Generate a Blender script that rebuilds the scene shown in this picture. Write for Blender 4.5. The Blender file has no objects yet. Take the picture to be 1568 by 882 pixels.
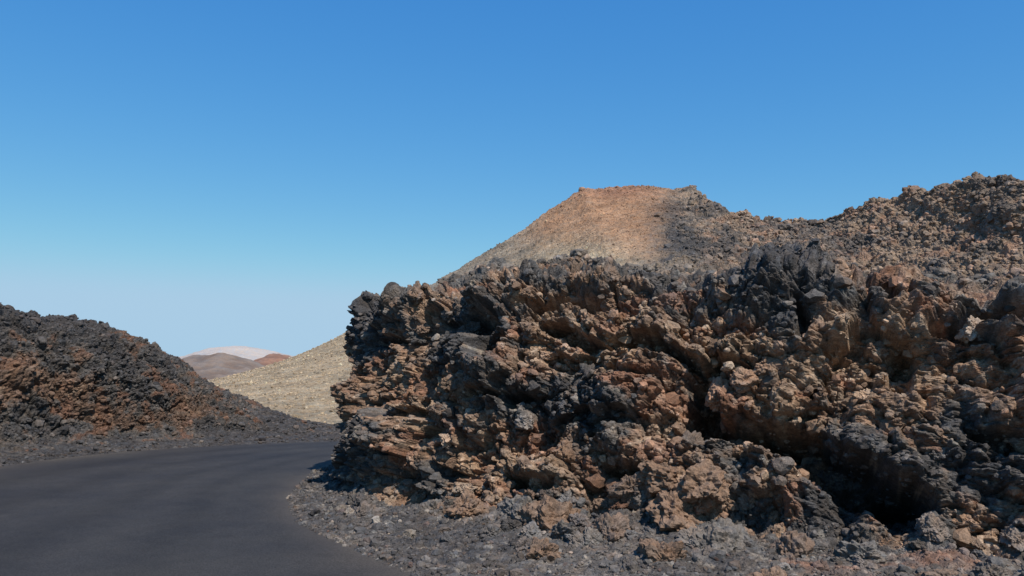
import bpy, bmesh, math
import numpy as np
from mathutils import Vector, Matrix
rng = np.random.default_rng(7)
f32 = np.float32

# ------------------------------------------------------------------ noise
def h3(ix, iy, iz, seed):
    h = (ix.astype(np.uint32)*np.uint32(374761393) + iy.astype(np.uint32)*np.uint32(668265263)
         + iz.astype(np.uint32)*np.uint32(2147483647) + np.uint32((seed*974634777) & 0xffffffff))
    h = (h ^ (h >> np.uint32(13)))*np.uint32(1274126177)
    h = (h ^ (h >> np.uint32(15)))*np.uint32(2246822519)
    return h ^ (h >> np.uint32(16))
def perlin(P, seed=0):
    Pf = np.floor(P); I = Pf.astype(np.int64); F = (P-Pf).astype(f32)
    U = F*F*F*(F*(F*6-15)+10)
    out = np.zeros(len(P), f32)
    for dx in (0, 1):
        wx = U[:, 0] if dx else 1-U[:, 0]
        for dy in (0, 1):
            wy = U[:, 1] if dy else 1-U[:, 1]
            for dz in (0, 1):
                wz = U[:, 2] if dz else 1-U[:, 2]
                h = h3(I[:, 0]+dx, I[:, 1]+dy, I[:, 2]+dz, seed)
                gx = (h & np.uint32(1023)).astype(f32)/511.5-1
                gy = ((h >> np.uint32(10)) & np.uint32(1023)).astype(f32)/511.5-1
                gz = ((h >> np.uint32(20)) & np.uint32(1023)).astype(f32)/511.5-1
                out += wx*wy*wz*(gx*(F[:, 0]-dx)+gy*(F[:, 1]-dy)+gz*(F[:, 2]-dz))
    return out
def fbm(P, seed=0, octs=4, gain=0.5):
    a = 1.0; o = np.zeros(len(P), f32); s = 1.0
    for i in range(octs):
        o += a*perlin(P*s+i*17.3, seed+i); a *= gain; s *= 2.03
    return o
def cells_(P, seed):
    Pf = np.floor(P); I = Pf.astype(np.int64); F = (P-Pf).astype(f32)
    n = len(P)
    F1 = np.full(n, 9, f32); F2 = np.full(n, 9, f32); ID = np.zeros(n, np.uint32); V = np.zeros((n, 3), f32)
    for dx in (-1, 0, 1):
        for dy in (-1, 0, 1):
            for dz in (-1, 0, 1):
                h = h3(I[:, 0]+dx, I[:, 1]+dy, I[:, 2]+dz, seed)
                vx = F[:, 0]-dx-(h & np.uint32(1023)).astype(f32)/1023
                vy = F[:, 1]-dy-((h >> np.uint32(10)) & np.uint32(1023)).astype(f32)/1023
                vz = F[:, 2]-dz-((h >> np.uint32(20)) & np.uint32(1023)).astype(f32)/1023
                d = vx*vx+vy*vy+vz*vz
                m = d < F1
                F2 = np.where(m, F1, np.minimum(F2, d))
                F1 = np.where(m, d, F1); ID = np.where(m, h, ID)
                V[:, 0] = np.where(m, vx, V[:, 0]); V[:, 1] = np.where(m, vy, V[:, 1]); V[:, 2] = np.where(m, vz, V[:, 2])
    return np.sqrt(F1), np.sqrt(F2), ID, V
def cells(P, seed=0, ch=60000):
    r = [cells_(P[i:i+ch], seed) for i in range(0, len(P), ch)]
    return [np.concatenate([a[k] for a in r]) for k in range(4)]
def sstep(a, b, x):
    t = np.clip((x-a)/(b-a), 0, 1); return t*t*(3-2*t)
def rnd(ID, k):
    h = (ID ^ np.uint32((k*2654435761) & 0xffffffff))*np.uint32(2246822519)
    h = (h ^ (h >> np.uint32(15)))*np.uint32(3266489917)
    return ((h >> np.uint32(8)) & np.uint32(0xffff)).astype(f32)/65535
def blocks(P, size, seed, tilt=1.2, crack=0.5, cw=0.22, round_=.35, off=1.0):
    F1, F2, ID, V = cells((P/size).astype(f32), seed)
    t = (rnd(ID, 1)-.5)*V[:, 0]+(rnd(ID, 2)-.5)*V[:, 1]+(rnd(ID, 3)-.5)*V[:, 2]
    b = sstep(0, cw, F2-F1)
    d = off*(rnd(ID, 4)-.5)+t*2*tilt-crack*(1-b)-round_*F1*F1
    return d, rnd(ID, 5)
def lumps(P, size, seed, off=.35):
    """clinker knobs: domes that meet in narrow creases"""
    F1, F2, ID, V = cells((P/size).astype(f32), seed)
    e = np.clip((F2-F1)/.55, 0, 1)
    dome = np.sqrt(np.clip(1-(1-e)**2, 0, 1))
    return dome*(.55+.45*rnd(ID, 1))+off*(rnd(ID, 4)-.5)+.5*((rnd(ID, 2)-.5)*V[:, 0]+(rnd(ID, 3)-.5)*V[:, 2])-.6, rnd(ID, 5)

# ------------------------------------------------------------------ helpers
def interp_curve(pts, s):
    pts = np.array(pts, float)
    i = np.clip(np.floor(s).astype(int), 0, len(pts)-2); t = (s-i)[:, None]
    p = lambda k: pts[np.clip(k, 0, len(pts)-1)]
    p0, p1, p2, p3 = p(i-1), p(i), p(i+1), p(i+2)
    return 0.5*((2*p1)+(-p0+p2)*t+(2*p0-5*p1+4*p2-p3)*t*t+(-p0+3*p1-3*p2+p3)*t**3)
def make_mesh(name, V, faces4=None, tris=None, col=None, mat=None, smooth=False):
    me = bpy.data.meshes.new(name)
    V = np.ascontiguousarray(V, f32)
    L = faces4 if faces4 is not None else tris
    k = L.shape[1]
    me.vertices.add(len(V)); me.vertices.foreach_set('co', V.ravel())
    me.loops.add(L.size); me.loops.foreach_set('vertex_index', L.ravel().astype(np.int32))
    me.polygons.add(len(L)); me.polygons.foreach_set('loop_start', np.arange(0, L.size, k, dtype=np.int32))
    me.polygons.foreach_set('use_smooth', np.full(len(L), smooth))
    me.update(calc_edges=True)
    if col is not None:
        a = me.attributes.new('Col', 'FLOAT_COLOR', 'POINT')
        c = np.ones((len(V), 4), f32); c[:, :3] = col; a.data.foreach_set('color', c.ravel())
    ob = bpy.data.objects.new(name, me); bpy.context.scene.collection.objects.link(ob)
    if mat: me.materials.append(mat)
    return ob
def grid_faces(nu, nv):
    i = np.arange(nu-1)[:, None]*nv+np.arange(nv-1)[None, :]
    return np.stack([i, i+nv, i+nv+1, i+1], -1).reshape(-1, 4)
def grid_normals(G):
    du = np.gradient(G, axis=0); dv = np.gradient(G, axis=1)
    n = np.cross(du, dv); n /= np.linalg.norm(n, axis=2, keepdims=True)+1e-9
    return n
def smooth_ax(A, k, axis):
    for _ in range(k):
        B = A.copy()
        sl = [slice(None)]*A.ndim; lo = sl.copy(); hi = sl.copy(); mi = sl.copy()
        lo[axis] = slice(0, -2); hi[axis] = slice(2, None); mi[axis] = slice(1, -1)
        B[tuple(mi)] = .25*A[tuple(lo)]+.5*A[tuple(mi)]+.25*A[tuple(hi)]
        A = B
    return A
def lerp(a, b, t): return a+(b-a)*t[..., None]
def C(*a): return np.array(a, f32)

DARK = C(.080, .075, .074); GREY = C(.138, .124, .112); BROWN = C(.220, .148, .105); TAN = C(.335, .242, .168); RUST = C(.23, .112, .072)

# ------------------------------------------------------------------ rocks
def ico(sub):
    bm = bmesh.new(); bmesh.ops.create_icosphere(bm, subdivisions=sub, radius=1)
    v = np.array([x.co[:] for x in bm.verts], f32); f = np.array([[q.index for q in t.verts] for t in bm.faces], np.int32)
    bm.free(); return v, f
def rock_lib(sub, n, seed, rough=.16, cell=0):
    v, f = ico(sub); r0 = np.random.default_rng(seed); out = []
    for i in range(n):
        K = 13; nn = r0.normal(size=(K, 3)); nn /= np.linalg.norm(nn, axis=1)[:, None]; off = r0.uniform(.6, 1.0, K)
        d = v@nn.T
        r = np.min(np.where(d > .05, off[None]/np.maximum(d, .05), 9), axis=1); r = np.minimum(r, 1.1)
        r = r*(1+rough*fbm(v*1.9+i*9.1, seed+i, 4, .6))
        if cell: r = r+cell*lumps(v+i*7.7, .55, seed+i)[0]+cell*.4*lumps(v+i*3.7, .22, seed+i)[0]
        sc = r0.uniform(.75, 1.15, 3)
        out.append((v*r[:, None]*sc).astype(f32))
    return out, f
LIB1 = rock_lib(1, 14, 3, .3); LIB2 = rock_lib(2, 16, 5, .4); LIB3 = rock_lib(5, 10, 11, .4, .16)
def rot_mats(n):
    q = rng.normal(size=(n, 4)); q /= np.linalg.norm(q, axis=1)[:, None]
    w, x, y, z = q.T
    return np.stack([1-2*(y*y+z*z), 2*(x*y-z*w), 2*(x*z+y*w), 2*(x*y+z*w), 1-2*(x*x+z*z), 2*(y*z-x*w), 2*(x*z-y*w), 2*(y*z+x*w), 1-2*(x*x+y*y)], -1).reshape(n, 3, 3).astype(f32)
def build_rocks(pos, size, col, lib):
    vs, f = lib; n = len(pos); k = rng.integers(0, len(vs), n)
    base = np.stack(vs)[k]
    V = np.einsum('nij,nkj->nki', rot_mats(n), base)*size[:, None, None]
    V[:, :, 2] *= .85
    V += pos[:, None, :]
    m = vs[0].shape[0]
    F = (f[None]+(np.arange(n)*m)[:, None, None]).reshape(-1, 3)
    return V.reshape(-1, 3), F, np.repeat(col, m, axis=0)
def cat(parts):
    V = []; F = []; Cc = []; o = 0
    for v, f, c in parts:
        V.append(v); F.append(f+o); Cc.append(c); o += len(v)
    return np.concatenate(V), np.concatenate(F), np.concatenate(Cc)
def sample(G, N, col, dens, n):
    a = np.linalg.norm(np.cross(G[1:, :-1]-G[:-1, :-1], G[:-1, 1:]-G[:-1, :-1]), axis=2)*dens[:-1, :-1]
    p = a.ravel()/a.sum(); idx = np.searchsorted(np.cumsum(p), rng.random(n)); idx = np.minimum(idx, a.size-1)
    i, j = np.unravel_index(idx, a.shape)
    return G[i, j], N[i, j], col[i, j]
def rock_cols(c, n, var=.35):
    b = c*(1+var*rng.normal(size=(n, 1)))
    pal = np.stack([DARK*1.1, GREY, BROWN, TAN, RUST, GREY*1.4]); k = rng.choice(6, n, p=[.32, .28, .24, .07, .05, .04])
    t = rng.random((n, 1))*.8
    return np.clip(b*(1-t)+pal[k]*t, .02, .6).astype(f32)
def sizes(n, lo, hi, p=2.2):
    return (lo*(1-rng.random(n)*(1-(lo/hi)**p))**(-1/p)).astype(f32)

# ------------------------------------------------------------------ materials
def rock_mat(name, sc=1.0, bump=.6, dist=.03, var=.5, rough=.95):
    m = bpy.data.materials.new(name); m.use_nodes = True; nt = m.node_tree; N = nt.nodes; L = nt.links
    b = N['Principled BSDF']; b.inputs['Roughness'].default_value = rough
    b.inputs['Specular IOR Level'].default_value = .15
    a = N.new('ShaderNodeAttribute'); a.attribute_name = 'Col'
    tc = N.new('ShaderNodeTexCoord')
    def noise(s, d=6, r=.62):
        n = N.new('ShaderNodeTexNoise'); n.inputs['Scale'].default_value = s*sc; n.inputs['Detail'].default_value = d; n.inputs['Roughness'].default_value = r
        L.new(tc.outputs['Object'], n.inputs['Vector']); return n
    n1 = noise(9, 6, .7); n2 = noise(45, 3, .7)
    r1 = N.new('ShaderNodeMapRange'); r1.inputs[1].default_value = .3; r1.inputs[2].default_value = .7; r1.inputs[3].default_value = 1-var; r1.inputs[4].default_value = 1+var
    L.new(n1.outputs['Fac'], r1.inputs[0])
    r2 = N.new('ShaderNodeMapRange'); r2.inputs[1].default_value = .3; r2.inputs[2].default_value = .7; r2.inputs[3].default_value = 1-var*.7; r2.inputs[4].default_value = 1+var*.7
    L.new(n2.outputs['Fac'], r2.inputs[0])
    mu = N.new('ShaderNodeMath'); mu.operation = 'MULTIPLY'; L.new(r1.outputs[0], mu.inputs[0]); L.new(r2.outputs[0], mu.inputs[1])
    vm = N.new('ShaderNodeVectorMath'); vm.operation = 'SCALE'; L.new(a.outputs['Color'], vm.inputs[0]); L.new(mu.outputs[0], vm.inputs['Scale'])
    n3 = noise(3.1, 4, .65)
    r3 = N.new('ShaderNodeValToRGB'); r3.color_ramp.elements[0].position = .35; r3.color_ramp.elements[1].position = .66
    r3.color_ramp.elements[0].color = (.93, .98, 1.02, 1); r3.color_ramp.elements[1].color = (1.12, 1.0, .88, 1)
    L.new(n3.outputs['Fac'], r3.inputs[0])
    v2 = N.new('ShaderNodeVectorMath'); v2.operation = 'MULTIPLY'; L.new(vm.outputs[0], v2.inputs[0]); L.new(r3.outputs[0], v2.inputs[1])
    L.new(v2.outputs[0], b.inputs['Base Color'])
    vo = N.new('ShaderNodeTexVoronoi'); vo.inputs['Scale'].default_value = 22*sc; L.new(tc.outputs['Object'], vo.inputs['Vector'])
    ad = N.new('ShaderNodeMath'); ad.operation = 'MULTIPLY_ADD'; L.new(vo.outputs['Distance'], ad.inputs[0]); ad.inputs[1].default_value = -.5; L.new(n2.outputs['Fac'], ad.inputs[2])
    ad2 = N.new('ShaderNodeMath'); ad2.operation = 'ADD'; L.new(ad.outputs[0], ad2.inputs[0]); L.new(n1.outputs['Fac'], ad2.inputs[1])
    bp = N.new('ShaderNodeBump'); bp.inputs['Strength'].default_value = bump; bp.inputs['Distance'].default_value = dist
    L.new(ad2.outputs[0], bp.inputs['Height']); L.new(bp.outputs[0], b.inputs['Normal'])
    return m
M_rock = rock_mat('lava_rock', 1, .8, .04, .48)
M_rub = rock_mat('lava_rubble', 1.3, .6, .02, .42)
M_hill = rock_mat('volcano_slope', .35, .8, .15, .4)
M_far = rock_mat('distant_ash_haze', .02, .3, 1.0, .12)  # far hills: ash with haze carried by the vertex colours

# ------------------------------------------------------------------ generic lava bank sheet
def bank(E, B, Tp, H, back, svals, vprof, ampf, seed, colf, pits=(), hb=.6, spine=None, cav=0.0):
    s = svals; E = interp_curve(E, s); B = interp_curve(B, s); Tp = interp_curve(Tp, s); H = interp_curve(np.array(H)[:, None], s)[:, 0]
    hbv = np.interp(s, np.arange(len(hb)), hb) if hasattr(hb, '__len__') else np.full(len(s), hb)
    hbv = np.minimum(hbv, H*.35)
    inn = Tp-E; inn /= np.linalg.norm(inn, axis=1)[:, None]
    inn = smooth_ax(inn, 30, 0)
    z = lambda a: np.broadcast_to(np.asarray(a, float), (len(s),))[:, None]
    cps = [np.hstack([E-inn*.25, z(-.06)]), np.hstack([E, z(.03)]), np.hstack([(E*.45+B*.55), z(hbv*.38)]), np.hstack([B, z(hbv)])]
    for fr, fz, out in (( .12, .25, 0.0), (.22, .5, 0.0), (.34, .74, 0.08), (.50, .92, .14), (1.0, 1.0, 0.0)):
        cps.append(np.hstack([B+(Tp-B)*fr-inn*out, z(hbv+(H-hbv)*fz)]))
    if spine is not None:
        S = interp_curve(spine, s)
        cps.append(np.hstack([Tp*.6+S*.4, z(H+.05)])); cps.append(np.hstack([S, z(H+.05)]))
    for d, dz in back:
        cps.append(np.hstack([Tp+inn*d, z(H+dz)] ) if dz is not None else np.hstack([Tp+inn*d, z(-.4)]))
    cps = np.stack(cps, 1)
    v = vprof
    i = np.clip(np.floor(v).astype(int), 0, cps.shape[1]-2); t = (v-i)
    G = cps[:, i]*(1-t)[None, :, None]+cps[:, i+1]*t[None, :, None]
    G = smooth_ax(G, 25, 1)
    N = -grid_normals(G)
    if N[len(s)//2, len(v)//6, 2] < 0: N = -N
    N = smooth_ax(smooth_ax(N, 20, 0), 20, 1); N /= np.linalg.norm(N, axis=2, keepdims=True)
    nu, nv = G.shape[:2]; P = G.reshape(-1, 3).astype(f32); Nn = N.reshape(-1, 3)
    VV = np.broadcast_to(v[None], (nu, nv)).ravel()
    amp = ampf(P, VV)
    w = np.stack([fbm(P*.9+31, 1, 3), fbm(P*.9+57, 2, 3), fbm(P*.9+83, 3, 3)], -1)*.35
    w2 = np.stack([fbm(P*4+31, 1, 2), fbm(P*4+57, 2, 2), fbm(P*4+83, 3, 2)], -1)*.08
    Q = P+w+w2; Q[:, 2] *= 1.15
    d0 = fbm(P*.5, seed+9, 3)*.8
    d1, r1 = blocks(Q, 1.1, seed+1, .8, .35, .25, .6)
    d2, r2 = lumps(Q+5, .48, seed+2, .6)
    d3, r3 = lumps(Q+9, .2, seed+3, .7)
    d4, r4 = lumps(P+9+w2, .085, seed+4, .6)
    fine = fbm(P*9, seed+7, 4, .7)
    rg = 1-2*np.abs(fbm(P*2.6+4, seed+8, 4, .6))
    D = d0*amp[0]+amp[1]*(.33*d1+.22*d2+.1+.07*(rg-.6))+amp[2]*(.13*d3+.065*d4+.065*fine)
    if cav:
        cn = fbm(Q*np.array([.85, .85, 1.35], f32)+61, seed+30, 4, .5)
        D -= cav*amp[1]*sstep(.22, .42, cn)*sstep(3.2, 3.6, VV)*(1-sstep(6.3, 7.2, VV))
    for (px, pz, rx, rz, dep, sl) in pits:
        dx = P[:, 0]+w[:, 0]*.9-px; dzz = P[:, 2]+w[:, 2]*.9-pz-sl*dx
        q = np.sqrt((dx/rx)**2+(dzz/rz)**2)
        D -= dep*(1-sstep(.6, 1.1, q))*(1-sstep(7.0, 7.8, VV))*np.where(P[:, 1] < 20.5, 1, 0)
    Pd = P+Nn*D[:, None]
    Pd = Pd.reshape(nu, nv, 3)
    Pd = .5*Pd+.5*smooth_ax(smooth_ax(Pd, 1, 0), 1, 1)
    cid = dict(r1=r1, r2=r2, r3=r3, r4=r4, D=D)
    col = np.clip(colf(P, VV, cid), .015, .7)
    return G, Pd, N, col.reshape(nu, nv, 3), v

# =================================================================== MAIN ROCK WALL
E = [(14, 27.5), (6, 26.5), (0, 25.6), (-3.4, 24.2), (-4.55, 21.5), (-4.68, 18.2), (-4.3, 15.8), (-3.5, 13.7), (-2.6, 12.2), (-1.6, 10.9), (-.8, 9.9), (1, 8.4), (4, 6.8), (9, 5), (18, 3), (28, 1.5)]
B = [(14, 25), (6, 24), (0, 23.2), (-2.4, 22.0), (-3.6, 20.4), (-3.75, 18.8), (-3.4, 17.1), (-2.7, 15.6), (-1.85, 14.5), (-.75, 13.45), (.6, 12.8), (2.5, 12.0), (4.9, 10.9), (9.5, 9.0), (17.4, 7.0), (28, 5.3)]
T = [(14, 23), (6, 22.2), (.6, 21.8), (-1.5, 21.2), (-2.6, 20.4), (-2.85, 19.5), (-2.6, 18.7), (-1.85, 17.9), (-.9, 17.2), (.2, 16.5), (1.5, 15.9), (3.6, 14.9), (6.2, 13.7), (10.6, 11.9), (18.6, 9.8), (28, 8)]
SP = [(14, 20.8), (6, 20.6), (2, 20.3), (0.3, 20.1), (-.9, 19.9), (-1.4, 19.5), (-1.1, 19.3), (-.6, 19.3), (.2, 19.5), (1.2, 19.8), (2.6, 20.2), (4.6, 20.6), (7.5, 21.0), (12.5, 21.3), (21, 21.5), (31, 21.5)]
H = [3.8, 3.9, 4.0, 4.1, 4.15, 4.15, 4.15, 4.25, 4.45, 4.6, 4.5, 4.3, 4.05, 3.75, 3.7, 3.7]
hb = [.3, .3, .3, .3, .25, .2, .2, .22, .25, .3, .38, .42, .28, .2, .2, .2]
s = np.concatenate([np.linspace(0, 3.2, 100)[:-1], np.linspace(3.2, 12.9, 1150)[:-1], np.linspace(12.9, 15, 120)])
v = np.concatenate([np.linspace(0, 3, 140)[:-1], np.linspace(3, 7.3, 410)[:-1], np.linspace(7.3, 9, 180)[:-1], np.linspace(9, 10, 40)])
PITS = [(-.8, 3.45, .38, .40, .9, 0), (-.45, 2.9, .3, .3, .9, 0), (.9, 3.75, 1.0, .15, .75, -.02), (2.1, 2.9, .8, .2, .8, -.5), (2.85, 1.95, .36, .5, 1.1, -.3),
        (4.4, 1.25, 1.15, .42, 1.5, -.45), (5.2, .75, .45, .4, 1.2, -.2), (-2.2, 1.8, .7, .15, .6, -.1), (5.6, 2.6, .18, .45, .6, 0), (3.5, 1.6, .6, .2, .9, -.3),
        (1.1, 3.2, .6, .14, .6, -.4), (-.2, 2.15, .8, .1, .5, 0), (6.3, 3.1, .4, .14, .6, -.3), (-2.7, 3.1, .45, .15, .5, .2), (4.4, 3.2, .13, .38, .5, .3), (6.9, 3.3, .45, .16, .7, 0), (1.9, .9, .5, .15, .5, -.2), (-1.2, .9, .5, .12, .5, .1), (6.6, 1.7, .5, .15, .7, -.3), (.3, .8, .4, .14, .5, .1), (3.4, 2.6, .4, .12, .5, -.4)]
def amp_main(P, V):
    wall = sstep(2.4, 3.5, V)*(1-sstep(6.9, 7.8, V)*.55)*(1-sstep(8.6, 9.2, V)*.5)
    return wall*.9+.1, wall, .34+.66*sstep(2.4, 3.5, V)*(1-sstep(7.2, 8.2, V)*.35)
def g(P, x, z, rx, rz): return np.exp(-((P[:, 0]-x)/rx)**2-((P[:, 2]-z)/rz)**2)
def col_main(P, V, c):
    n = fbm(P*.55+3, 71, 4, .6); n2 = fbm(P*1.6+13, 75, 4, .6); n3 = fbm(P*.8*np.array([1, 1, 2.2], f32)+40, 79, 4, .6)
    x, z = P[:, 0], P[:, 2]
    warm = .54+n*.5+n2*.45+(c['r2']-.5)*.22+(c['r3']-.5)*.25+(c['r1']-.5)*.15
    warm += .3*g(P, -2.0, 2.4, 1.1, .5)+.3*g(P, 1.9, 3.1, 1.2, .5)+.4*g(P, 2.2, 1.6, .5, .6)+.3*g(P, 5.3, 2.8, 2.0, .7)+.25*g(P, 0, 1.1, 1.3, .45)
    warm -= .3*g(P, 1.0, 2.0, 1.3, .3)+.35*g(P, 3.4, 3.8, .8, .4)+.45*g(P, 6.3, 1.3, 1.6, .5)+.3*g(P, -3.2, 3.6, .8, .9)+.3*g(P, -2.7, .9, 1, .4)+.25*g(P, -.8, 3.4, .7, .5)
    warm = np.where(V < 2.9, warm*.35+.08+.1*sstep(-3, 3, x), warm)
    t = sstep(.1, 1.0, warm)
    col = lerp(np.broadcast_to(DARK, P.shape), np.broadcast_to(GREY, P.shape), sstep(.0, .35, t))
    col = lerp(col, np.broadcast_to(BROWN, P.shape), sstep(.28, .62, t))
    col = lerp(col, np.broadcast_to(TAN, P.shape), sstep(.7, 1.0, t)*.7)
    ru = sstep(.08, .40, n3+.25*(c['r2']-.5)+.25*g(P, 0, 1.1, 1.5, .5)+.15*g(P, 2.0, 2.6, 1, .6))
    col = lerp(col, np.broadcast_to(RUST, P.shape), ru*.6*sstep(.15, .5, t))
    top = sstep(7.2, 8.5, V)
    col = lerp(col, np.broadcast_to(GREY*1.3+C(.03, .018, 0), P.shape), top*.55)
    sp = (c['r4'] > .92)*(c['r3'] > .4)
    col = lerp(col, np.broadcast_to(C(.40, .35, .28), P.shape), sp*.22)
    return col*(.74+.52*c['r4'])[:, None]*(.82+.36*c['r3'])[:, None]
G, Pd, N, col, vv = bank(E, B, T, H, [], s, v, amp_main, 20, col_main, PITS, hb, spine=SP, cav=.34)
nu, nv = Pd.shape[:2]
Nd = grid_normals(smooth_ax(smooth_ax(Pd, 6, 0), 6, 1)); Nd *= np.sign(np.sum(Nd*N, axis=2, keepdims=True))
make_mesh('lava_rock_outcrop', Pd.reshape(-1, 3), faces4=grid_faces(nu, nv), col=col.reshape(-1, 3), mat=M_rock)
Vg = np.broadcast_to(vv[None], (nu, nv))
vis = ((Pd[..., 1] < 30)*(Pd[..., 0] < 14)).astype(float)
def scatter(nn, lo, hi, dens, lib, emb, p=2.2, var=.25, own=.8):
    p_, n_, c_ = sample(Pd, Nd, col, dens, nn); sz = sizes(nn, lo, hi, p)
    pos = p_+n_*(sz*emb)[:, None]
    cc = rock_cols(c_, nn, var); cc = c_*own*(1+var*rng.normal(size=(nn, 1)))+cc*(1-own)
    return build_rocks(pos.astype(f32), sz, np.clip(cc, .02, .5).astype(f32), lib)
wallm = vis*(Vg > 2.9)*(Vg < 8.6)
parts = [scatter(9000, .022, .08, wallm, LIB1, .05, 2.2, .18, .85), scatter(3600, .05, .17, wallm, LIB2, -.15, 2.2, .18, .85), scatter(190, .14, .34, wallm, LIB3, -.3, 2.5, .15, .85)]
topm = vis*(Vg >= 7.8)
parts += [scatter(9000, .03, .12, topm, LIB1, .3), scatter(1700, .08, .24, topm, LIB2, .1), scatter(60, .15, .3, topm, LIB3, -.2)]
knob = np.array([(-.42, 18.6, 4.85), (-.62, 18.7, 4.65), (-.2, 18.5, 4.65), (-2.4, 19.6, 4.15), (-2.1, 19.5, 4.15), (-.9, 18.8, 4.5)], f32)
parts.append(build_rocks(knob, np.array([.33, .32, .3, .3, .34, .25], f32), np.broadcast_to(GREY*.9, (6, 3)).astype(f32), LIB3))
v_, f_, c_ = cat(parts); make_mesh('lava_clinker', v_, tris=f_, col=c_, mat=M_rub)
tal = vis*(Vg <= 3.2)*(Vg > .8)
edge = vis*(Vg <= 1.3)*(Vg > .4)
parts = [scatter(34000, .010, .05, tal, LIB1, .2, 1.9, .28, .6), scatter(3600, .03, .11, tal, LIB2, .15, 2.1, .28, .65), scatter(240, .09, .3, tal*(Vg > 1.7)*(Pd[..., 0] > -3), LIB3, .0, 2.2, .25, .75), scatter(3500, .008, .03, edge, LIB1, .4, 2, .4, .3)]
big = [(.55, 12.1, .3, .5), (1.35, 11.5, .22, .42), (2.35, 11.8, .45, .5), (2.7, 10.9, .22, .4), (1.9, 10.5, .13, .38), (3.6, 10.7, .22, .35), (-.7, 13.2, .3, .4), (.1, 12.7, .32, .45), (2.3, 12.2, .95, .42), (1.8, 12.3, .75, .35),
       (2.8, 11.9, .85, .4), (4.4, 10.4, .2, .34), (.4, 10.9, .1, .3), (5.0, 9.6, .1, .3), (3.0, 9.6, .08, .26), (5.9, 9.2, .15, .35)]
bp_ = np.array([(a, b, c) for a, b, c, d in big], f32); bs = np.array([d for *_, d in big], f32)
bc = np.stack([(BROWN*.85, BROWN*.65+.03, BROWN*.95, GREY*1.1)[i % 4] for i in range(len(big))]).astype(f32)
parts.append(build_rocks(bp_, bs, bc, LIB3))
v_, f_, c_ = cat(parts); make_mesh('lava_rubble', v_, tris=f_, col=c_, mat=M_rub)

# =================================================================== LEFT MOUND
O = [(-9, -4), (-12.5, 4), (-14.2, 12), (-14, 17), (-13.2, 21), (-12.7, 22.9), (-11.7, 24.6), (-10.9, 25.4), (-10.2, 26), (-9.3, 26.6), (-8.5, 27.1), (-7, 27.7), (-5.7, 28.1), (-2, 29.3), (4, 31), (14, 33)]
TL = [(-17, -9), (-19.5, 3), (-21.5, 13), (-20.5, 20.5), (-17.5, 27), (-15.6, 28), (-14.2, 29), (-12.9, 30), (-11.9, 30.5), (-10.7, 31), (-9.2, 31.2), (-7.4, 31.3), (-5.6, 31.6), (-1.6, 32.5), (4.4, 34), (14.5, 36)]
BL = [tuple(np.array(a)*.68+np.array(b)*.32) for a, b in zip(O, TL)]
HL = [4.2, 4.3, 4.4, 4.4, 4.4, 4.25, 3.85, 3.05, 2.2, 1.4, .7, .3, .14, .1, .1, .1]
s = np.concatenate([np.linspace(0, 3.2, 130)[:-1], np.linspace(3.2, 12.5, 700)[:-1], np.linspace(12.5, 15, 80)])
v = np.concatenate([np.linspace(0, 3, 100)[:-1], np.linspace(3, 8, 230)[:-1], np.linspace(8, 10, 80)])
def amp_left(P, V):
    hh = np.interp(P[:, 0], [-13, -10, -8, -5.5], [1, .8, .25, .08])
    wall = sstep(2.3, 3.8, V)*hh*(1-.5*sstep(7.5, 9, V))
    return wall*.6+.05*hh, wall*.65, (.25+.55*wall)*np.clip(hh+.2, 0, 1)
def col_left(P, V, c):
    n = fbm(P*.5+23, 171, 4, .6); n2 = fbm(P*1.5+13, 175, 4, .6)
    x, z = P[:, 0], P[:, 2]
    warm = .36+n*.6+n2*.6+(c['r2']-.5)*.15+(c['r3']-.5)*.2+.38*np.exp(-((x+13.6)/2.2)**2-((z-2.2)/1.1)**2)+.3*np.exp(-((x+11.0)/1.2)**2-((z-1.0)/.5)**2)
    warm -= .4*sstep(3.4, 4.3, z)+.3*np.exp(-((x+12.1)/.8)**2-((z-2.6)/.8)**2)+.3*sstep(-10.2, -9, x)
    warm = np.where(V < 2.2, warm*.4+.1, warm)
    t = sstep(.1, 1.1, warm)
    col = lerp(np.broadcast_to(DARK*.78, P.shape), np.broadcast_to(GREY*.68, P.shape), sstep(.0, .35, t))
    col = lerp(col, np.broadcast_to(BROWN*.48+RUST*.12, P.shape), sstep(.3, .7, t)*.9)
    col = lerp(col, np.broadcast_to(TAN*.6, P.shape), sstep(.8, 1.0, t)*.5)
    col = lerp(col, np.broadcast_to(RUST*.6, P.shape), sstep(.05, .45, n2)*.5*sstep(.2, .6, t))
    return col*(.78+.44*c['r4'])[:, None]*(.84+.32*c['r3'])[:, None]
G, Pd, N, col, vv = bank(O, BL, TL, HL, [(2.5, -.1), (9, None)], s, v, amp_left, 50, col_left, [(-12.05, 1.6, .28, .55, .4, .3), (-14.4, 2.9, .5, .12, .35, 0)], .4, cav=.22)
nu, nv = Pd.shape[:2]
Nd = grid_normals(smooth_ax(smooth_ax(Pd, 6, 0), 6, 1)); Nd *= np.sign(np.sum(Nd*N, axis=2, keepdims=True))
make_mesh('lava_mound', Pd.reshape(-1, 3), faces4=grid_faces(nu, nv), col=col.reshape(-1, 3), mat=M_rock)
Vg = np.broadcast_to(vv[None], (nu, nv)); vis = ((Pd[..., 1] > 15)*(Pd[..., 0] < 0)).astype(float)
m1 = vis*(Vg > .8)*(Vg < 9)
parts = [scatter(16000, .02, .08, m1, LIB1, .15, 2., .2, .85), scatter(1500, .06, .18, m1*(Pd[..., 2] > .5), LIB2, -.1, 2.3, .2, .85), scatter(700, .05, .14, m1*(Pd[..., 2] < .6), LIB2, .2, 2.5, .3, .7)]
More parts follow.
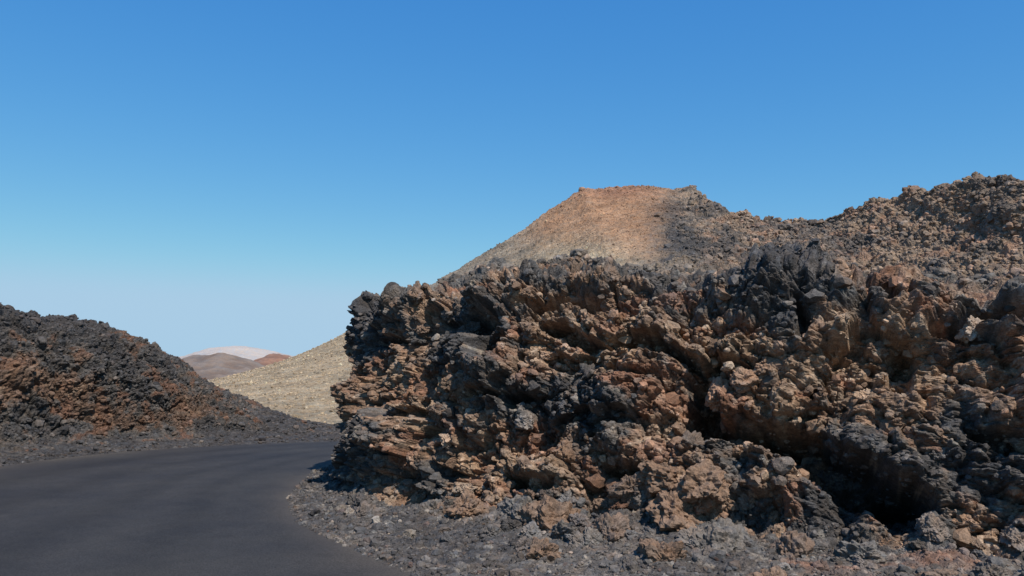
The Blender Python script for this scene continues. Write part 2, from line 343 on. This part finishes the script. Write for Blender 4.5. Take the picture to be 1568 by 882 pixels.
v_, f_, c_ = cat(parts); make_mesh('lava_clinker', v_, tris=f_, col=c_, mat=M_rub)

# =================================================================== ROAD
Er = np.array([(14, 27.5), (6, 26.5), (0, 25.6), (-3.4, 24.2), (-4.55, 21.5), (-4.68, 18.2), (-4.3, 15.8), (-3.5, 13.7), (-2.6, 12.2), (-1.6, 10.9), (-.8, 9.9), (1, 8.4), (4, 6.8), (9, 5), (18, 3), (28, 1.5), (45, 0)])
Or = np.array([(14, 33), (4, 31), (-2, 29.3), (-5.7, 28.1), (-8.5, 27.1), (-10.2, 26), (-11.7, 24.6), (-12.7, 22.9), (-13.2, 21), (-14, 17), (-14.2, 12), (-12.5, 4), (-9, -4), (-2, -9), (10, -11), (26, -11), (45, -11)])
ss = np.linspace(0, 16, 240); a = interp_curve(Er, ss); b = interp_curve(Or, ss)
a2 = a+(a-b)/np.linalg.norm(a-b, axis=1)[:, None]*.5; b2 = b+(b-a)/np.linalg.norm(a-b, axis=1)[:, None]*.8
t = np.linspace(0, 1, 60)[None, :, None]
R = a2[:, None]*(1-t)+b2[:, None]*t
R3 = np.concatenate([R, np.full(R.shape[:2]+(1,), .004)], 2)
R3[..., 2] += .008*perlin((R3.reshape(-1, 3)*.3).astype(f32), 4).reshape(R.shape[:2])+.012
m = bpy.data.materials.new('asphalt'); m.use_nodes = True; nt = m.node_tree; Nn = nt.nodes; L = nt.links; b_ = Nn['Principled BSDF']
tc = Nn.new('ShaderNodeTexCoord')
def nz(s, d, r=.6, vec=None):
    n = Nn.new('ShaderNodeTexNoise'); n.inputs['Scale'].default_value = s; n.inputs['Detail'].default_value = d; n.inputs['Roughness'].default_value = r
    L.new(vec or tc.outputs['Object'], n.inputs['Vector']); return n
at = Nn.new('ShaderNodeAttribute'); at.attribute_name = 'Col'
n1 = nz(.35, 5, .6); n2 = nz(45, 4, .8); n4 = nz(2.5, 6, .7)
r = Nn.new('ShaderNodeValToRGB'); r.color_ramp.elements[0].position = .35; r.color_ramp.elements[1].position = .68
r.color_ramp.elements[0].color = (.034, .032, .032, 1); r.color_ramp.elements[1].color = (.052, .047, .042, 1); L.new(n1.outputs['Fac'], r.inputs[0])
mx = Nn.new('ShaderNodeVectorMath'); mx.operation = 'MULTIPLY'; L.new(r.outputs[0], mx.inputs[0]); L.new(at.outputs['Color'], mx.inputs[1])
mr = Nn.new('ShaderNodeMapRange'); mr.inputs[1].default_value = .3; mr.inputs[2].default_value = .7; mr.inputs[3].default_value = .35; mr.inputs[4].default_value = 1.65; L.new(n2.outputs['Fac'], mr.inputs[0])
mr2 = Nn.new('ShaderNodeMapRange'); mr2.inputs[1].default_value = .3; mr2.inputs[2].default_value = .7; mr2.inputs[3].default_value = .88; mr2.inputs[4].default_value = 1.12; L.new(n4.outputs['Fac'], mr2.inputs[0])
mm = Nn.new('ShaderNodeMath'); mm.operation = 'MULTIPLY'; L.new(mr.outputs[0], mm.inputs[0]); L.new(mr2.outputs[0], mm.inputs[1])
sc_ = Nn.new('ShaderNodeVectorMath'); sc_.operation = 'SCALE'; L.new(mx.outputs[0], sc_.inputs[0]); L.new(mm.outputs[0], sc_.inputs['Scale'])
L.new(sc_.outputs[0], b_.inputs['Base Color']); b_.inputs['Roughness'].default_value = .8; b_.inputs['Specular IOR Level'].default_value = .2
bp = Nn.new('ShaderNodeBump'); bp.inputs['Strength'].default_value = .6; bp.inputs['Distance'].default_value = .01; L.new(n2.outputs['Fac'], bp.inputs['Height']); L.new(bp.outputs[0], b_.inputs['Normal'])
tt = np.broadcast_to(t[..., 0], R.shape[:2])
trk = 1-.2*(np.exp(-((tt-.30)/.04)**2)+np.exp(-((tt-.45)/.04)**2)+np.exp(-((tt-.62)/.04)**2)+np.exp(-((tt-.78)/.04)**2))
edg = np.exp(-(tt/.09)**2)+np.exp(-((1-tt)/.09)**2)
rc = trk[..., None]*np.ones(3)+edg[..., None]*np.array([.9, .72, .52])
make_mesh('road', R3.reshape(-1, 3), faces4=grid_faces(240, 60), col=rc.reshape(-1, 3), mat=m, smooth=True)

# =================================================================== VOLCANO HILL
Fp = 1231.; pit = math.atan(119/Fp); CZ = 2.6
def Wp(px, py, d):
    u = (px-784)/Fp; w = (441-py)/Fp; k = d/(math.cos(pit)-w*math.sin(pit))
    return (u*k, d, CZ+k*(math.sin(pit)+w*math.cos(pit)))
crest = [(-60, 70, -1.5), (-45, 78, -.8)]+[Wp(*q) for q in [(365, 594, 90), (400, 574, 95), (455, 548, 100), (500, 525, 100), (560, 491, 100), (650, 440, 100), (700, 413, 100), (765, 374, 100), (860, 312, 100), (893, 288, 100), (930, 283, 100), (1000, 282, 100), (1062, 287, 99), (1074, 308, 97), (1110, 317, 95), (1160, 327, 93), (1215, 330, 90), (1260, 322, 86), (1350, 307, 80), (1400, 299, 77), (1480, 283, 71), (1568, 273, 66), (1750, 255, 58), (2100, 240, 50)]]+[(75, 45, 17), (110, 42, 13), (150, 45, 6)]
crest = np.array(crest)
xs = np.concatenate([np.linspace(-60, -36, 60)[:-1], np.linspace(-36, 47, 1050)[:-1], np.linspace(47, 150, 140)])
yc = np.interp(xs, crest[:, 0], crest[:, 1]); zc = np.interp(xs, crest[:, 0], crest[:, 2])
k = np.ones(15)/15; yc = np.convolve(np.pad(yc, 7, 'edge'), k, 'valid')
k = np.ones(5)/5; zc = np.convolve(np.pad(zc, 2, 'edge'), k, 'valid')
tf = np.concatenate([np.linspace(0, 1, 330)[:-1]**.9, np.linspace(1, 1.12, 30)[:-1], np.linspace(1.12, 2.6, 60)])
foot = np.interp(xs, [-60, -20, -8, 5, 30, 60, 150], [40, 33, 33, 35, 33, 30, 25])
X = np.broadcast_to(xs[:, None], (len(xs), len(tf)))
Y = foot[:, None]+(yc-foot)[:, None]*tf[None]
tq = np.clip(tf, 0, 1)
pw = np.interp(xs, [-60, -15, 5, 25, 60], [1.7, 1.75, 1.35, 1.15, 1.1])
base = -.05
pr = tq[None]**pw[:, None]
back = np.where(tf > 1, (tf-1)*1.0, 0)
Z = base+(zc[:, None]-base)*pr-back[None]*np.maximum(zc[:, None], 3)*1.1
Z = np.where(tf[None] > 1.0, Z-back[None]*12, Z)
G = np.stack([X, Y, Z], -1); P = G.reshape(-1, 3).astype(f32)
N = grid_normals(G); N *= np.sign(N[..., 2:3]); N = smooth_ax(smooth_ax(N, 15, 0), 15, 1); N /= np.linalg.norm(N, axis=2, keepdims=True); Nn_ = N.reshape(-1, 3)
x = P[:, 0]; TT = np.broadcast_to(tf[None], X.shape).ravel()
el = (P[:, 2]-CZ)/P[:, 1]; az = x/P[:, 1]
rockm = sstep(.17, .28, az+.05*fbm(P*.08, 5, 3)+.02*fbm(P*.4, 6, 3))
rockm = np.maximum(rockm, .22*sstep(-.02, .12, az)*sstep(.93, .99, TT))
low = 1-sstep(.1, .13, el)
rockm = np.maximum(rockm, low*sstep(-.06, .06, az)*.55)
w = np.stack([fbm(P*.25+31, 1, 3), fbm(P*.25+57, 2, 3), fbm(P*.25+83, 3, 3)], -1)*2.0
d0 = fbm(P*.09, 303, 4); d1, r1 = blocks(P+w, 4.0, 311, .7, .3, .3); d2, r2 = lumps(P+w*.5, 1.5, 312, .5); d3, r3 = lumps(P+w*.2, .6, 313)
fine = fbm(P*.9, 320, 5, .65)
gul = fbm(np.stack([x*.22, P[:, 1]*.03, P[:, 2]*.03], -1).astype(f32)+7, 330, 4, .55)
nearf = sstep(.02, .2, TT)
lf = np.interp(x, [-40, -18, 0], [.15, .5, 1])
D = nearf*lf*(rockm*(d0*.9+gul*1.5+.35*d1+.42*d2+.24*d3+.4*fine)+(1-rockm)*(.35*d0+.3*gul+.05*d2+.07*d3+.16*fine))
P2 = P+Nn_*D[:, None]
def ga(a, e, ra, re): return np.exp(-((az-a)/ra)**2-((el-e)/re)**2)
n = fbm(P*.12+5, 401, 5, .6); nb = fbm(P*.5+9, 405, 5, .65)
A = np.broadcast_to
col = A(C(.24, .20, .155), P.shape)
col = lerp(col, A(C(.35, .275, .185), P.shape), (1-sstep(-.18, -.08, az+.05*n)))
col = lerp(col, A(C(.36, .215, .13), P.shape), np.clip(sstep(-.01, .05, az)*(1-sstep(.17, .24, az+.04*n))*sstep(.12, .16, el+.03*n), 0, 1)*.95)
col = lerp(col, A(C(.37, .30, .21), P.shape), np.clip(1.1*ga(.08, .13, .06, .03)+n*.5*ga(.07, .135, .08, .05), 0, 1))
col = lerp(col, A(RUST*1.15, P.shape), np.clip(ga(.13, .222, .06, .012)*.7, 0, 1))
rk = lerp(A(C(.155, .132, .115), P.shape), A(C(.25, .185, .135), P.shape), sstep(-.35, .3, n+nb*.7+.2*(r2-.5)+.2*sstep(.3, .6, az)))
rk = lerp(rk, A(RUST*.9, P.shape), sstep(.15, .45, nb+.2*(r1-.5)+.25*ga(.5, .2, .08, .04))*.4)
col = lerp(col, rk, rockm)
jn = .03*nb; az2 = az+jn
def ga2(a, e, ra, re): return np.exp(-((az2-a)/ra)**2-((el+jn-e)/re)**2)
col = lerp(col, A(C(.08, .075, .073), P.shape), np.clip(.85*ga2(.205, .165, .026, .035)+.8*ga2(.235, .14, .04, .02)+.35*ga2(.2, .2, .03, .02), 0, 1))  # ash-dark colour painted on the right flank stands in for slope shading
col = col*(1+.4*nb+.25*n+.2*(r3-.5))[:, None]
col = np.clip(col, .02, .6)
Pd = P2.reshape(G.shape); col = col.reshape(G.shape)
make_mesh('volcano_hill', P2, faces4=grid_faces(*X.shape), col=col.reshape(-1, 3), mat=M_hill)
Nd = N
rm = (rockm*sstep(.1, .3, TT)*(TT < 1.0)*(x < 60)).reshape(X.shape)
sm = ((1-rockm)*(TT < 1.02)*sstep(.0, .05, TT)*(x > -34)).reshape(X.shape)
parts = [scatter(16000, .08, .4, rm, LIB1, .1, 2.2, .2, .85), scatter(1300, .25, .6, rm, LIB2, -.15, 2.5, .2, .85), scatter(18000, .05, .18, sm, LIB1, .1, 2.4, .3, .8)]
v_, f_, c_ = cat(parts); make_mesh('volcano_clinker', v_, tris=f_, col=c_, mat=M_rub)

# =================================================================== GROUND
rr = np.concatenate([[0.01], np.geomspace(3, 9000, 150)]); th = np.linspace(0, 2*math.pi, 181)
RR, TH = np.meshgrid(rr, th, indexing='ij')
gz = -.03-12*sstep(70, 320, RR)
gp = np.stack([RR*np.cos(TH), RR*np.sin(TH)+10, gz], -1)
pn = fbm((gp.reshape(-1, 3)*.01).astype(f32), 900, 3).reshape(RR.shape); gp[..., 2] += pn*sstep(120, 400, RR)*2.5
gc = np.array([.28, .24, .18])*(1+.4*pn[..., None])
far = sstep(250, 1500, RR)[..., None]; gc = gc*(1-far)+np.array([.28, .28, .28])*far
near = (1-sstep(25, 60, RR))[..., None]; gc = gc*(1-near)+np.array([.12, .11, .10])*near
make_mesh('ground', gp.reshape(-1, 3), faces4=grid_faces(len(rr), len(th))[:, ::-1], col=gc.reshape(-1, 3), mat=rock_mat('ash_ground', .3, .4, .1, .3), smooth=True)

# =================================================================== DISTANT HILLS
def far_hill(name, pts, d, depth, base, c1, c2, seed):
    p = np.array([Wp(a, b, d) for a, b in pts]); x = np.linspace(p[0, 0], p[-1, 0], 160)
    zc = np.interp(x, p[:, 0], p[:, 2]); zc = np.convolve(np.pad(zc, 4, 'edge'), np.ones(9)/9, 'valid')
    t = np.linspace(-1, 1, 90); X = np.broadcast_to(x[:, None], (160, 90)); Y = d+t[None]*depth+0*X
    Z = base+(zc-base)[:, None]*(1-np.abs(t)[None]**1.25)
    P = np.stack([X, Y, Z], -1).reshape(-1, 3); sc = 6./(p[-1, 0]-p[0, 0])
    n = fbm((P*sc).astype(f32), seed, 5, .6); P[:, 2] += n*(zc.max()-base)*.10
    col = np.array(c1)*(1-sstep(-.3, .3, n))[:, None]+np.array(c2)*sstep(-.3, .3, n)[:, None]  # desaturated hill colours with the distance haze painted in
    make_mesh(name, P, faces4=grid_faces(160, 90), col=col, mat=M_far, smooth=True)
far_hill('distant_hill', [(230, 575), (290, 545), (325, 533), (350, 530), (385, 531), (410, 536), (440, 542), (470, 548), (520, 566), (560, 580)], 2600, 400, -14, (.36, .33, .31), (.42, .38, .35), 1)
far_hill('distant_hill', [(215, 590), (260, 560), (300, 544), (318, 544), (338, 540), (352, 543), (375, 549), (395, 556), (430, 580)], 950, 120, -13, (.15, .115, .095), (.20, .16, .135), 2)
far_hill('distant_hill', [(365, 584), (385, 556), (400, 548), (415, 542), (430, 542), (446, 548), (470, 560), (510, 585)], 1100, 120, -13, (.19, .11, .08), (.25, .15, .11), 3)

# =================================================================== LIGHT / SKY / CAMERA
el_ = math.radians(52); azs = math.radians(150)
sd = Vector((math.sin(azs)*math.cos(el_), math.cos(azs)*math.cos(el_), math.sin(el_)))
ld = bpy.data.lights.new('sun', 'SUN'); ld.energy = 5.0; ld.angle = math.radians(.5); ld.color = (1, .94, .86)
lo = bpy.data.objects.new('sun', ld); lo.rotation_euler = sd.to_track_quat('Z', 'Y').to_euler(); bpy.context.scene.collection.objects.link(lo)
w = bpy.data.worlds.new('World'); bpy.context.scene.world = w; w.use_nodes = True; nt = w.node_tree
sk = nt.nodes.new('ShaderNodeTexSky'); sk.sky_type = 'NISHITA'; sk.sun_disc = False; sk.sun_elevation = el_; sk.sun_rotation = azs
sk.altitude = 400; sk.air_density = 1.0; sk.dust_density = 0.0; sk.ozone_density = 4.0
STR = .12
sep = nt.nodes.new('ShaderNodeSeparateColor'); nt.links.new(sk.outputs[0], sep.inputs[0])
cmb = nt.nodes.new('ShaderNodeCombineColor')
for i, (pre, p_, a_, cap) in enumerate([(.72*.15, 1.3, 1.0, .40), (1.12*.15, .76, .62, .60), (1.45*.15, .34, .70, .78)]):
    m0 = nt.nodes.new('ShaderNodeMath'); m0.operation = 'MULTIPLY'; m0.inputs[1].default_value = pre; nt.links.new(sep.outputs[i], m0.inputs[0])
    m1_ = nt.nodes.new('ShaderNodeMath'); m1_.operation = 'POWER'; m1_.inputs[1].default_value = p_; nt.links.new(m0.outputs[0], m1_.inputs[0])
    m2_ = nt.nodes.new('ShaderNodeMath'); m2_.operation = 'MULTIPLY'; m2_.inputs[1].default_value = a_/STR; nt.links.new(m1_.outputs[0], m2_.inputs[0])
    m3_ = nt.nodes.new('ShaderNodeMath'); m3_.operation = 'SMOOTH_MIN'; m3_.inputs[1].default_value = cap/STR; m3_.inputs[2].default_value = .12/STR; nt.links.new(m2_.outputs[0], m3_.inputs[0])
    nt.links.new(m3_.outputs[0], cmb.inputs[i])
bg = nt.nodes['Background']; bg.inputs['Strength'].default_value = STR; nt.links.new(cmb.outputs[0], bg.inputs['Color'])
cd = bpy.data.cameras.new('camera'); cd.sensor_width = 36; cd.lens = 36*1231/1568; cd.clip_end = 20000; cd.clip_start = .1
co = bpy.data.objects.new('camera', cd); co.location = (0, 0, CZ); co.rotation_euler = (math.radians(90)+pit, 0, 0)
bpy.context.scene.collection.objects.link(co); bpy.context.scene.camera = co
sc = bpy.context.scene; sc.view_settings.view_transform = 'Standard'; sc.view_settings.look = 'None'; sc.view_settings.exposure = 0
